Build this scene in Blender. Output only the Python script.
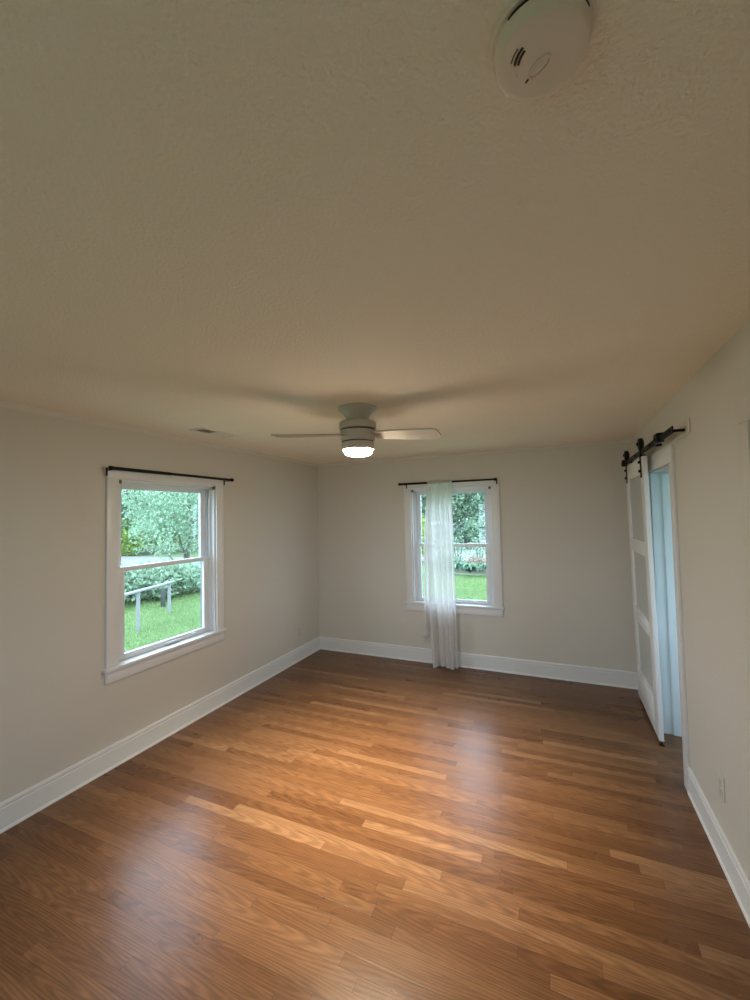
import bpy, bmesh, math, random
import numpy as np
from mathutils import Vector, Matrix

for o in list(bpy.data.objects):
    bpy.data.objects.remove(o, do_unlink=True)
S = bpy.context.scene
COL = S.collection
R = math.radians

# ------------------------------------------------------------------ camera
W, H = 3.618, 2.44                      # room width (x) and ceiling height; back wall at y = 0
YN = -6.0                              # near wall, behind the camera
YAW, PIT, ROL = 0.4142, 0.0389, -0.0210
fwd = Vector((-math.sin(YAW) * math.cos(PIT), math.cos(YAW) * math.cos(PIT), math.sin(PIT)))
rgt = Vector((math.cos(YAW), math.sin(YAW), 0))
upv = rgt.cross(fwd)
r2 = math.cos(ROL) * rgt + math.sin(ROL) * upv
u2 = -math.sin(ROL) * rgt + math.cos(ROL) * upv
cd = bpy.data.cameras.new('camera')
cam = bpy.data.objects.new('camera', cd)
COL.objects.link(cam)
cd.sensor_fit = 'VERTICAL'
cd.sensor_height = 36.0
cd.lens = 414.2 / 1000 * 36.0
cd.clip_start = 0.02
cd.clip_end = 300
cam.matrix_world = Matrix(((r2.x, u2.x, -fwd.x, 2.9325), (r2.y, u2.y, -fwd.y, -4.7595),
                           (r2.z, u2.z, -fwd.z, 1.7304), (0, 0, 0, 1)))
S.camera = cam

# ------------------------------------------------------------------ light
SKY = 6.2
LAMP = 136.0
SPOT = 470.0
wd = bpy.data.worlds.new('overcast_sky')
S.world = wd
wd.use_nodes = True
nt = wd.node_tree
bg = nt.nodes['Background']
tc = nt.nodes.new('ShaderNodeTexCoord')
sp = nt.nodes.new('ShaderNodeSeparateXYZ')
rp = nt.nodes.new('ShaderNodeValToRGB')
nt.links.new(tc.outputs['Generated'], sp.inputs[0])
nt.links.new(sp.outputs['Z'], rp.inputs[0])
nt.links.new(rp.outputs[0], bg.inputs[0])
rp.color_ramp.elements[0].color = (0.66, 0.84, 1.04, 1)
rp.color_ramp.elements[0].position = 0.0
rp.color_ramp.elements[1].color = (0.78, 0.97, 1.26, 1)
rp.color_ramp.elements[1].position = 0.6
bg.inputs[1].default_value = SKY

def portal(name, loc, rot, sx, sy):
    d = bpy.data.lights.new(name, 'AREA')
    d.shape = 'RECTANGLE'
    d.size, d.size_y = sx, sy
    d.cycles.is_portal = True
    o = bpy.data.objects.new(name, d)
    o.location, o.rotation_euler = loc, rot
    COL.objects.link(o)

portal('window_portal', (-0.17, -2.283, 1.37), (0, R(-90), 0), 1.4, 0.98)
portal('window_portal', (1.79, 0.17, 1.37), (R(-90), 0, 0), 0.98, 1.4)
portal('window_portal', (1.775, YN - 0.17, 1.37), (R(90), 0, 0), 1.69, 1.4)
portal('window_portal', (5.17, -2.1, 1.45), (0, R(90), 0), 1.5, 1.7)

S.view_settings.view_transform = 'Standard'
S.view_settings.look = 'None'
S.view_settings.exposure = 0.24
S.view_settings.gamma = 1.0
S.view_settings.use_curve_mapping = False
S.cycles.use_denoising = True
S.cycles.max_bounces = 12
S.cycles.diffuse_bounces = 8
S.cycles.transparent_max_bounces = 24
S.cycles.sample_clamp_indirect = 6.0

# ------------------------------------------------------------------ materials
def mat(name, col, rough=0.5, metal=0.0, **kw):
    m = bpy.data.materials.new(name)
    m.use_nodes = True
    b = m.node_tree.nodes['Principled BSDF']
    b.inputs['Base Color'].default_value = (*col, 1)
    b.inputs['Roughness'].default_value = rough
    b.inputs['Metallic'].default_value = metal
    for k, v in kw.items():
        b.inputs[k].default_value = v
    return m

def N(m, t, **kw):
    n = m.node_tree.nodes.new(t)
    for k, v in kw.items():
        setattr(n, k, v)
    return n

def bump(m, scale, strength, dist=0.002, detail=3.0, vary=0.0):
    """fine surface texture: noise driven bump, with an optional slight colour mottling"""
    L = m.node_tree.links.new
    b = m.node_tree.nodes['Principled BSDF']
    t = N(m, 'ShaderNodeTexCoord')
    n = N(m, 'ShaderNodeTexNoise')
    n.inputs['Scale'].default_value = scale
    n.inputs['Detail'].default_value = detail
    L(t.outputs['Object'], n.inputs['Vector'])
    bp = N(m, 'ShaderNodeBump')
    bp.inputs['Strength'].default_value = strength
    bp.inputs['Distance'].default_value = dist
    L(n.outputs['Fac'], bp.inputs['Height'])
    L(bp.outputs[0], b.inputs['Normal'])
    if vary:
        c = b.inputs['Base Color'].default_value[:]
        mx = N(m, 'ShaderNodeMix', data_type='RGBA')
        mx.inputs['A'].default_value = (c[0] * (1 - vary), c[1] * (1 - vary), c[2] * (1 - vary), 1)
        mx.inputs['B'].default_value = (min(1, c[0] * (1 + vary)), min(1, c[1] * (1 + vary)), min(1, c[2] * (1 + vary)), 1)
        L(n.outputs['Fac'], mx.inputs['Factor'])
        L(mx.outputs['Result'], b.inputs['Base Color'])
    return m

M = {}
M['wall'] = bump(mat('wall_paint', (0.625, 0.592, 0.525), 0.6), 120, 0.35, 0.003)
M['ceiling'] = bump(mat('ceiling_paint', (0.92, 0.835, 0.705), 0.8), 95, 0.75, 0.0065, 2)
M['trim'] = bump(mat('trim_paint', (0.74, 0.74, 0.73), 0.35), 60, 0.06, 0.001)
M['hall'] = bump(mat('hall_daylight_tint', (0.74, 0.80, 0.81), 0.6), 160, 0.2, 0.001)  # white walls, with the bluish cast of daylight mixed into the colour
M['vinyl'] = bump(mat('white_window_vinyl', (0.74, 0.77, 0.80), 0.3), 90, 0.04, 0.001)
M['black'] = bump(mat('black_powder_coat', (0.006, 0.006, 0.006), 0.5, **{'Specular IOR Level': 0.22}), 300, 0.1, 0.0005)
M['white_door'] = bump(mat('white_door_paint', (0.80, 0.80, 0.79), 0.35), 50, 0.05, 0.001)
M['plastic'] = bump(mat('white_plastic', (0.80, 0.70, 0.59), 0.4), 200, 0.05, 0.0005)
M['slot'] = bump(mat('dark_slot', (0.015, 0.013, 0.012), 0.7), 200, 0.1, 0.0005)
M['groove'] = bump(mat('shadow_groove', (0.10, 0.085, 0.065), 0.6), 200, 0.1, 0.0005)
M['fan'] = bump(mat('fan_enamel', (0.54, 0.50, 0.44), 0.40), 120, 0.03, 0.0005)
M['brass'] = bump(mat('aged_metal', (0.16, 0.13, 0.09), 0.4, 0.7), 200, 0.1, 0.0005)
M['outlet'] = bump(mat('ivory_plastic', (0.62, 0.59, 0.52), 0.4), 200, 0.05, 0.0005)
M['frosted'] = bump(mat('frosted_glass', (0.50, 0.53, 0.50), 0.28), 400, 0.08, 0.0005)
M['ext'] = bump(mat('outside_siding', (0.6, 0.63, 0.65), 0.7), 30, 0.2, 0.003)
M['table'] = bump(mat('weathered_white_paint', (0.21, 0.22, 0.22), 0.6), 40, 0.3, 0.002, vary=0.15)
M['darkleg'] = bump(mat('weathered_dark_wood', (0.04, 0.045, 0.04), 0.7), 40, 0.3, 0.002, vary=0.15)
M['ext_trim'] = bump(mat('outside_blue_grey_trim', (0.17, 0.19, 0.21), 0.5), 60, 0.1, 0.001)
M['cove'] = bump(mat('cove_paint', (0.72, 0.69, 0.63), 0.6), 90, 0.1, 0.001)
M['bark'] = bump(mat('grey_bark', (0.13, 0.12, 0.10), 0.9), 25, 0.9, 0.02, vary=0.35)
M['rock'] = bump(mat('tan_fieldstone', (0.20, 0.17, 0.14), 0.85), 8, 0.8, 0.03, vary=0.3)
M['road'] = bump(mat('pale_gravel', (0.20, 0.195, 0.185), 0.9), 30, 0.6, 0.01, vary=0.15)
M['soil'] = bump(mat('mulch', (0.07, 0.055, 0.04), 0.95), 40, 0.8, 0.02, vary=0.4)

def lawn_mat():
    m = bump(mat('lawn', (0.085, 0.19, 0.045), 0.9), 5, 0.3, 0.02, 8)
    L = m.node_tree.links.new
    b = m.node_tree.nodes['Principled BSDF']
    t = N(m, 'ShaderNodeTexCoord')
    n1 = N(m, 'ShaderNodeTexNoise'); n1.inputs['Scale'].default_value = 0.7; n1.inputs['Detail'].default_value = 8; n1.inputs['Roughness'].default_value = 0.75
    L(t.outputs['Object'], n1.inputs['Vector'])
    r = N(m, 'ShaderNodeValToRGB')
    e = r.color_ramp.elements
    e[0].position, e[0].color = 0.32, (0.060, 0.115, 0.040, 1)
    e[1].position, e[1].color = 0.68, (0.115, 0.185, 0.065, 1)
    L(n1.outputs['Fac'], r.inputs[0])
    L(r.outputs[0], b.inputs['Base Color'])
    return m
M['lawn'] = lawn_mat()

def leaf_mat(name, c0, c1, sc=3.0):
    m = bpy.data.materials.new(name)
    m.use_nodes = True
    L = m.node_tree.links.new
    b = m.node_tree.nodes['Principled BSDF']
    b.inputs['Roughness'].default_value = 0.55
    g = N(m, 'ShaderNodeNewGeometry')
    t = N(m, 'ShaderNodeTexCoord')
    n = N(m, 'ShaderNodeTexNoise'); n.inputs['Scale'].default_value = sc; n.inputs['Detail'].default_value = 3
    L(t.outputs['Object'], n.inputs['Vector'])
    ad = N(m, 'ShaderNodeMath', operation='MULTIPLY_ADD')
    ad.inputs[1].default_value = 0.5
    L(g.outputs['Random Per Island'], ad.inputs[0])
    mu = N(m, 'ShaderNodeMath', operation='MULTIPLY'); mu.inputs[1].default_value = 0.5
    L(n.outputs['Fac'], mu.inputs[0]); L(mu.outputs[0], ad.inputs[2])
    mx = N(m, 'ShaderNodeMix', data_type='RGBA')
    mx.inputs['A'].default_value = (*c0, 1); mx.inputs['B'].default_value = (*c1, 1)
    L(ad.outputs[0], mx.inputs['Factor'])
    L(mx.outputs['Result'], b.inputs['Base Color'])
    tr = N(m, 'ShaderNodeBsdfTranslucent')
    L(mx.outputs['Result'], tr.inputs['Color'])
    ms = N(m, 'ShaderNodeMixShader'); ms.inputs[0].default_value = 0.4
    L(b.outputs[0], ms.inputs[1]); L(tr.outputs[0], ms.inputs[2])
    L(ms.outputs[0], m.node_tree.nodes['Material Output'].inputs[0])
    return m
M['leaf_mid'] = leaf_mat('leaves_mid_green', (0.13, 0.23, 0.14), (0.36, 0.48, 0.33), 0.9)
M['leaf_pale'] = leaf_mat('leaves_grey_green', (0.17, 0.30, 0.19), (0.43, 0.57, 0.41), 1.1)
M['leaf_dark'] = leaf_mat('leaves_dark_green', (0.09, 0.17, 0.11), (0.28, 0.40, 0.28), 0.9)
M['leaf_lime'] = leaf_mat('leaves_yellow_green', (0.15, 0.27, 0.04), (0.32, 0.42, 0.09), 2.0)
M['leaf_hosta'] = leaf_mat('leaves_hosta', (0.04, 0.13, 0.07), (0.22, 0.38, 0.25), 6.0)
M['leaf_tan'] = leaf_mat('tan_blossoms', (0.20, 0.20, 0.12), (0.40, 0.30, 0.23), 5.0)

def floor_mat():
    """narrow oak strips running along x: random length, tone and grain per board"""
    m = bpy.data.materials.new('oak_strip_floor')
    m.use_nodes = True
    nt = m.node_tree
    L = nt.links.new
    b = nt.nodes['Principled BSDF']
    t = N(m, 'ShaderNodeTexCoord')
    s = N(m, 'ShaderNodeSeparateXYZ')
    L(t.outputs['Object'], s.inputs[0])
    def math_(op, a, bb=None, c=None):
        n = N(m, 'ShaderNodeMath', operation=op)
        for i, v in enumerate((a, bb, c)):
            if v is None: continue
            if isinstance(v, (int, float)): n.inputs[i].default_value = v
            else: L(v, n.inputs[i])
        return n.outputs[0]
    bw = 0.057
    yr = math_('DIVIDE', s.outputs['Y'], bw)
    row = math_('FLOOR', yr)
    fy = math_('FRACT', yr)
    wn = N(m, 'ShaderNodeTexWhiteNoise', noise_dimensions='1D')
    L(row, wn.inputs['W'])
    wn2 = N(m, 'ShaderNodeTexWhiteNoise', noise_dimensions='1D')
    L(math_('ADD', row, 71.3), wn2.inputs['W'])
    ln = math_('MULTIPLY_ADD', wn2.outputs['Value'], 0.75, 0.55)
    xr = math_('DIVIDE', math_('MULTIPLY_ADD', wn.outputs['Value'], 7.7, s.outputs['X']), ln)
    colm = math_('FLOOR', xr)
    fx = math_('FRACT', xr)
    cid = N(m, 'ShaderNodeCombineXYZ')
    L(row, cid.inputs[0]); L(colm, cid.inputs[1])
    wb = N(m, 'ShaderNodeTexWhiteNoise', noise_dimensions='3D')
    L(cid.outputs[0], wb.inputs['Vector'])
    # grain, stretched along the board and shifted per board
    off = N(m, 'ShaderNodeVectorMath', operation='MULTIPLY_ADD')
    L(wb.outputs['Color'], off.inputs[0]); off.inputs[1].default_value = (13, 13, 13)
    sc = N(m, 'ShaderNodeVectorMath', operation='MULTIPLY')
    L(t.outputs['Object'], sc.inputs[0]); sc.inputs[1].default_value = (3.0, 46.0, 1.0)
    L(sc.outputs[0], off.inputs[2])
    g = N(m, 'ShaderNodeTexNoise'); g.inputs['Scale'].default_value = 1.6; g.inputs['Detail'].default_value = 6; g.inputs['Roughness'].default_value = 0.7
    L(off.outputs[0], g.inputs['Vector'])
    # cathedral figure: distorted bands
    sw_ = N(m, 'ShaderNodeSeparateXYZ')
    L(wb.outputs['Color'], sw_.inputs[0])
    cx_ = math_('MULTIPLY', math_('MULTIPLY', math_('SUBTRACT', fx, 0.5), ln), 2.2)
    cx_ = math_('ADD', cx_, math_('MULTIPLY_ADD', sw_.outputs['X'], 2.4, -1.2))
    cy_ = math_('ADD', math_('MULTIPLY_ADD', fy, 1.5, -0.75), math_('MULTIPLY_ADD', sw_.outputs['Y'], 2.6, -1.3))
    cv_ = N(m, 'ShaderNodeCombineXYZ')
    L(cx_, cv_.inputs[0]); L(cy_, cv_.inputs[1]); L(math_('MULTIPLY', sw_.outputs['Z'], 9.0), cv_.inputs[2])
    wv = N(m, 'ShaderNodeTexWave', wave_type='RINGS', rings_direction='Z')
    wv.inputs['Scale'].default_value = 1.15
    wv.inputs['Distortion'].default_value = 3.0
    wv.inputs['Detail'].default_value = 3.0
    wv.inputs['Detail Scale'].default_value = 1.6
    L(cv_.outputs[0], wv.inputs['Vector'])
    # board tone
    rmp = N(m, 'ShaderNodeValToRGB')
    e = rmp.color_ramp.elements
    e[0].position, e[0].color = 0.0, (0.170, 0.073, 0.028, 1)
    e[1].position, e[1].color = 1.0, (0.34, 0.178, 0.082, 1)
    for p, c in ((0.25, (0.210, 0.094, 0.037, 1)), (0.6, (0.240, 0.111, 0.044, 1)), (0.88, (0.275, 0.132, 0.056, 1))):
        k = e.new(p); k.color = c
    L(wb.outputs['Value'], rmp.inputs[0])
    gr = math_('ADD', math_('MULTIPLY', g.outputs['Fac'], 0.80), math_('MULTIPLY', wv.outputs['Fac'], 0.22))
    gs = math_('MULTIPLY_ADD', gr, 1.00, 0.16)
    mm = N(m, 'ShaderNodeVectorMath', operation='SCALE')
    L(rmp.outputs[0], mm.inputs[0]); L(gs, mm.inputs['Scale'])
    # joints
    ey = math_('MINIMUM', fy, math_('SUBTRACT', 1.0, fy))
    ex = math_('MULTIPLY', math_('MINIMUM', fx, math_('SUBTRACT', 1.0, fx)), math_('DIVIDE', ln, bw))
    ed = math_('MINIMUM', ey, ex)
    ss = N(m, 'ShaderNodeMapRange', interpolation_type='SMOOTHSTEP')
    ss.inputs['From Min'].default_value = 0.0; ss.inputs['From Max'].default_value = 0.035
    L(ed, ss.inputs['Value'])
    jm = math_('MULTIPLY_ADD', ss.outputs[0], 0.45, 0.55)
    m2 = N(m, 'ShaderNodeVectorMath', operation='SCALE')
    L(mm.outputs[0], m2.inputs[0]); L(jm, m2.inputs['Scale'])
    L(m2.outputs[0], b.inputs['Base Color'])
    # worn satin varnish
    rn = N(m, 'ShaderNodeTexNoise'); rn.inputs['Scale'].default_value = 2.2; rn.inputs['Detail'].default_value = 4
    L(t.outputs['Object'], rn.inputs['Vector'])
    ro = math_('MULTIPLY_ADD', rn.outputs['Fac'], 0.08, 0.235)
    ro = math_('MULTIPLY_ADD', wb.outputs['Value'], 0.05, ro)
    L(ro, b.inputs['Roughness'])
    b.inputs['Specular IOR Level'].default_value = 0.33
    wv_ = N(m, 'ShaderNodeTexNoise'); wv_.inputs['Scale'].default_value = 9; wv_.inputs['Detail'].default_value = 2
    L(t.outputs['Object'], wv_.inputs['Vector'])
    hh = math_('ADD', math_('MULTIPLY', ss.outputs[0], 0.10), math_('MULTIPLY', gr, 0.25))
    hh = math_('ADD', hh, math_('MULTIPLY', wb.outputs['Value'], 0.25))
    hh = math_('ADD', hh, math_('MULTIPLY', wv_.outputs['Fac'], 0.9))
    bp = N(m, 'ShaderNodeBump'); bp.inputs['Strength'].default_value = 0.6; bp.inputs['Distance'].default_value = 0.0013
    L(hh, bp.inputs['Height'])
    L(bp.outputs[0], b.inputs['Normal'])
    return m
M['floor'] = floor_mat()

def glass_mat():
    m = bpy.data.materials.new('window_glass')
    m.use_nodes = True
    nt = m.node_tree
    nt.nodes.remove(nt.nodes['Principled BSDF'])
    L = nt.links.new
    f = N(m, 'ShaderNodeLayerWeight'); f.inputs[0].default_value = 0.5
    pw = N(m, 'ShaderNodeMath', operation='POWER'); pw.inputs[1].default_value = 5.0
    L(f.outputs['Facing'], pw.inputs[0])
    mu = N(m, 'ShaderNodeMath', operation='MULTIPLY_ADD'); mu.inputs[1].default_value = 0.94; mu.inputs[2].default_value = 0.04
    L(pw.outputs[0], mu.inputs[0])
    t = N(m, 'ShaderNodeBsdfTransparent'); t.inputs[0].default_value = (0.94, 0.97, 0.96, 1)
    g = N(m, 'ShaderNodeBsdfGlossy'); g.inputs['Roughness'].default_value = 0.0
    x = N(m, 'ShaderNodeMixShader')
    L(mu.outputs[0], x.inputs[0]); L(t.outputs[0], x.inputs[1]); L(g.outputs[0], x.inputs[2])
    L(x.outputs[0], nt.nodes['Material Output'].inputs[0])
    return m
M['glass'] = glass_mat()

def sheer_mat(name, tf):
    m = bpy.data.materials.new(name)
    m.use_nodes = True
    nt = m.node_tree
    nt.nodes.remove(nt.nodes['Principled BSDF'])
    L = nt.links.new
    c = (0.80, 0.775, 0.75, 1)
    t = N(m, 'ShaderNodeBsdfTransparent')
    d = N(m, 'ShaderNodeBsdfDiffuse'); d.inputs[0].default_value = c
    l = N(m, 'ShaderNodeBsdfTranslucent'); l.inputs[0].default_value = c
    a = N(m, 'ShaderNodeMixShader'); a.inputs[0].default_value = 0.5
    L(d.outputs[0], a.inputs[1]); L(l.outputs[0], a.inputs[2])
    # weave: fine noise in the density
    tcn = N(m, 'ShaderNodeTexCoord')
    nz = N(m, 'ShaderNodeTexNoise'); nz.inputs['Scale'].default_value = 60; nz.inputs['Detail'].default_value = 2
    L(tcn.outputs['Object'], nz.inputs['Vector'])
    k = N(m, 'ShaderNodeMath', operation='MULTIPLY_ADD'); k.inputs[1].default_value = 0.12; k.inputs[2].default_value = tf - 0.06
    L(nz.outputs['Fac'], k.inputs[0])
    x = N(m, 'ShaderNodeMixShader')
    L(k.outputs[0], x.inputs[0]); L(a.outputs[0], x.inputs[1]); L(t.outputs[0], x.inputs[2])
    L(x.outputs[0], nt.nodes['Material Output'].inputs[0])
    return m
M['sheer'] = sheer_mat('sheer_voile', 0.21)
M['hem'] = sheer_mat('voile_hem', 0.10)

def lamp_mat():
    m = bpy.data.materials.new('lit_opal_glass')
    m.use_nodes = True
    b = m.node_tree.nodes['Principled BSDF']
    b.inputs['Base Color'].default_value = (0.9, 0.88, 0.82, 1)
    b.inputs['Emission Color'].default_value = (1.0, 0.86, 0.66, 1)
    b.inputs['Emission Strength'].default_value = LAMP
    return m
M['bowl'] = lamp_mat()

# ------------------------------------------------------------------ mesh helpers
class MB:
    def __init__(s):
        s.bm = bmesh.new()
    def box(s, x0, x1, y0, y1, z0, z1, bev=0.0, seg=2):
        r = bmesh.ops.create_cube(s.bm, size=1.0)
        vs = r['verts']
        for v in vs:
            v.co = Vector(((x0 + x1) / 2 + v.co.x * (x1 - x0), (y0 + y1) / 2 + v.co.y * (y1 - y0), (z0 + z1) / 2 + v.co.z * (z1 - z0)))
        if bev:
            es = list({e for v in vs for e in v.link_edges})
            bmesh.ops.bevel(s.bm, geom=es, offset=bev, segments=seg, affect='EDGES', profile=0.5)
        return s
    def cyl(s, p0, p1, r0, r1=None, seg=20, caps=True):
        r1 = r0 if r1 is None else r1
        p0, p1 = Vector(p0), Vector(p1)
        d = p1 - p0
        q = Vector((0, 0, 1)).rotation_difference(d.normalized())
        mw = Matrix.Translation((p0 + p1) / 2) @ q.to_matrix().to_4x4()
        bmesh.ops.create_cone(s.bm, cap_ends=caps, segments=seg, radius1=r0, radius2=r1, depth=d.length, matrix=mw)
        return s
    def sphere(s, c, r, sx=1, sy=1, sz=1, u=20, v=12):
        mw = Matrix.Translation(c) @ Matrix.Diagonal((sx, sy, sz, 1))
        bmesh.ops.create_uvsphere(s.bm, u_segments=u, v_segments=v, radius=r, matrix=mw)
        return s
    def lathe(s, prof, c, seg=48, sx=1.0, sy=1.0):
        """prof: list of (r, z), from the axis or not; spun about the vertical through c"""
        rings = []
        for r, z in prof:
            if r < 1e-6:
                rings.append([s.bm.verts.new((c[0], c[1], z))])
            else:
                rings.append([s.bm.verts.new((c[0] + sx * r * math.cos(2 * math.pi * k / seg), c[1] + sy * r * math.sin(2 * math.pi * k / seg), z)) for k in range(seg)])
        for a, b in zip(rings, rings[1:]):
            for k in range(seg):
                k2 = (k + 1) % seg
                if len(a) == 1: f = (a[0], b[k], b[k2])
                elif len(b) == 1: f = (a[k], a[k2], b[0])
                else: f = (a[k], a[k2], b[k2], b[k])
                s.bm.faces.new(f)
        return s
    def prism(s, poly, axis, a0, a1):
        """extrude a 2-D polygon along an axis; poly gives the two other coordinates in order"""
        def P(p, a):
            return (a, p[0], p[1]) if axis == 0 else (p[0], a, p[1]) if axis == 1 else (p[0], p[1], a)
        A = [s.bm.verts.new(P(p, a0)) for p in poly]
        B = [s.bm.verts.new(P(p, a1)) for p in poly]
        n = len(poly)
        for k in range(n):
            s.bm.faces.new((A[k], A[(k + 1) % n], B[(k + 1) % n], B[k]))
        s.bm.faces.new(A[::-1]); s.bm.faces.new(B)
        return s
    def tube(s, pts, r, seg=10):
        pts = [Vector(p) for p in pts]
        rings = []
        for i, p in enumerate(pts):
            d = (pts[min(i + 1, len(pts) - 1)] - pts[max(i - 1, 0)]).normalized()
            q = Vector((0, 0, 1)).rotation_difference(d)
            rr = r[i] if isinstance(r, (list, tuple)) else r
            rings.append([s.bm.verts.new(p + q @ Vector((rr * math.cos(2 * math.pi * k / seg), rr * math.sin(2 * math.pi * k / seg), 0))) for k in range(seg)])
        for a, b in zip(rings, rings[1:]):
            for k in range(seg):
                s.bm.faces.new((a[k], a[(k + 1) % seg], b[(k + 1) % seg], b[k]))
        s.bm.faces.new(rings[0][::-1]); s.bm.faces.new(rings[-1])
        return s
    def grid(s, fn, nu, nv):
        vs = [[s.bm.verts.new(fn(i / nu, j / nv)) for i in range(nu + 1)] for j in range(nv + 1)]
        for j in range(nv):
            for i in range(nu):
                s.bm.faces.new((vs[j][i], vs[j][i + 1], vs[j + 1][i + 1], vs[j + 1][i]))
        return s
    def build(s, name, m, parent=None, smooth=True, fixn=True):
        if fixn:
            bmesh.ops.recalc_face_normals(s.bm, faces=s.bm.faces[:])
        me = bpy.data.meshes.new(name)
        o = bpy.data.objects.new(name, me)
        COL.objects.link(o)
        root = parent
        while root is not None and root.parent is not None:
            root = root.parent
        if root is not None:
            for v in s.bm.verts: v.co -= root.location
        elif len(s.bm.verts):
            # origin of a single-mesh thing: base centre of its bounds
            xs = [v.co for v in s.bm.verts]
            c = Vector([(min(p[i] for p in xs) + max(p[i] for p in xs)) / 2 for i in range(3)])
            c.z = min(p.z for p in xs)
            if name not in KEEP0:
                for v in s.bm.verts: v.co -= c
                o.location = c
        s.bm.to_mesh(me); s.bm.free()
        me.materials.append(m)
        if smooth:
            me.shade_smooth()
            me.set_sharp_from_angle(angle=R(35))
        if parent is not None:
            o.parent = parent
        return o
KEEP0 = {'floor', 'ground'}

def thing(name, label=None, cat=None, loc=(0, 0, 0), group=None, kind=None):
    o = bpy.data.objects.new(name, None)
    o.location = loc
    o.empty_display_size = 0.1
    COL.objects.link(o)
    return tag(o, label, cat, group, kind)

def tag(o, label=None, cat=None, group=None, kind=None):
    if label: o['label'] = label
    if cat: o['category'] = cat
    if group: o['group'] = group
    if kind: o['kind'] = kind
    return o

def struct(o, label=None, cat=None):
    return tag(o, label, cat, None, 'structure')

# ------------------------------------------------------------------ room shell
def wall_with_holes(axis, c0, c1, a0, a1, z0, z1, holes):
    """axis 0: wall spans y at x in [c0,c1]; axis 1: spans x at y in [c0,c1]. holes: (lo, hi, zlo, zhi)"""
    b = MB()
    def bx(p, q, s, t):
        if q - p < 1e-6 or t - s < 1e-6: return
        if axis == 0: b.box(c0, c1, p, q, s, t)
        else: b.box(p, q, c0, c1, s, t)
    cur = a0
    for lo, hi, zl, zh in sorted(holes):
        bx(cur, lo, z0, z1)
        bx(lo, hi, z0, zl)
        bx(lo, hi, zh, z1)
        cur = hi
    bx(cur, a1, z0, z1)
    return b

T = 0.15
ZL, ZH = 0.705, 2.040
WIN1 = (-2.752, -1.814)
WIN2 = (1.320, 2.260)
ADDED_WIN3 = (0.95, 2.60)
HX = 5.0
struct(MB().box(-T, HX + T, YN - T, T, -0.12, 0.0).build('floor', M['floor'], smooth=False), 'narrow brown oak strip floor with satin varnish', 'floor')
struct(MB().box(-T, HX + T, YN - T, T, H, H + 0.15).build('ceiling', M['ceiling'], smooth=False), 'off-white lightly textured ceiling', 'ceiling')
struct(wall_with_holes(0, -T, 0, YN - T, T, 0, H, [(*WIN1, ZL - 0.030, ZH)]).build('wall_left', M['wall'], smooth=False), 'off-white left wall with the larger-looking window', 'wall')
struct(wall_with_holes(1, 0, T, 0, HX + T, 0, H, [(*WIN2, ZL - 0.030, ZH)]).build('wall_back', M['wall'], smooth=False), 'off-white far wall with the curtained window', 'wall')
DO = (-1.550, -0.860, 2.030)           # doorway behind the sliding door
CD = (-3.53, -2.77, 2.06)              # closed door at the right edge of the frame
struct(wall_with_holes(0, W, W + 0.14, YN, 0, 0, H, [(CD[0], CD[1], 0, CD[2]), (DO[0], DO[1], 0, DO[2])]).build('wall_right', M['wall'], smooth=False), 'off-white right wall with the sliding door', 'wall')
struct(wall_with_holes(1, YN - T, YN, 0, HX + T, 0, H, [(*ADDED_WIN3, ZL - 0.030, ZH)]).build('wall_near', M['wall'], smooth=False), 'off-white wall behind the viewer', 'wall')
# hall beyond the doorway, with an unseen window added to light it
struct(wall_with_holes(0, HX, HX + T, YN, 0, 0, H, [(-2.9, -1.3, 0.75, 2.15)]).build('wall_hall', M['hall'], smooth=False), 'daylight-tinted white hall wall beyond the doorway', 'wall')
struct(MB().box(W + 0.14, HX, -0.12, 0.0, 0, H).build('wall_hall_end', M['hall'], smooth=False), 'daylight-tinted white end wall of the hall', 'wall')
struct(MB().box(W + 0.14, HX, -3.9, -3.8, 0, H).build('wall_hall_near', M['hall'], smooth=False), 'daylight-tinted white near wall of the hall', 'wall')

# base boards: flat board, bevelled cap, quarter-round shoe
BH = 0.160
def base_poly(s, d):
    """profile (distance from wall, height); s = wall plane, d = +1/-1 into the room"""
    pr = [(0.0005, 0), (0.020, 0), (0.0195, 0.006), (0.018, 0.011), (0.0155, 0.0145), (0.0125, 0.0155),
          (0.0125, BH - 0.034), (0.0085, BH - 0.031), (0.0085, BH - 0.026), (0.0135, BH - 0.022), (0.0140, BH - 0.012), (0.010, BH - 0.003), (0.0005, BH)]
    return [(s + d * p, z) for p, z in pr]
bl = MB().prism(base_poly(0, 1), 1, YN, -0.001).build('baseboard_left', M['trim'])
struct(bl, 'white baseboard along the left wall', 'baseboard')
bb = MB().prism(base_poly(0, -1), 0, 0.001, W - 0.001).build('baseboard_back', M['trim'])
struct(bb, 'white baseboard along the far wall under the curtained window', 'baseboard')
b = MB()
for y0, y1 in ((CD[1] + 0.1, DO[0] - 0.077), (DO[1] + 0.077, -0.001), (YN, CD[0] - 0.1)):
    b.prism(base_poly(W, -1), 1, y0, y1)
struct(b.build('baseboard_right', M['trim']), 'white baseboard along the right wall beside the doorway', 'baseboard')
# thin cove where ceiling meets walls
def cove(s, d):
    return [(s, H), (s + d * 0.032, H - 0.0005), (s + d * 0.030, H - 0.004), (s + d * 0.022, H - 0.012), (s + d * 0.012, H - 0.019), (s + d * 0.004, H - 0.026), (s + d * 0.0005, H - 0.030)]
struct(MB().prism(cove(0, 1), 1, YN, -0.001).build('trim_1', M['cove']), 'thin cove strip between left wall and ceiling', 'trim')
struct(MB().prism(cove(0, -1), 0, 0.001, W).build('trim_2', M['cove']), 'thin cove strip between far wall and ceiling', 'trim')

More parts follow.
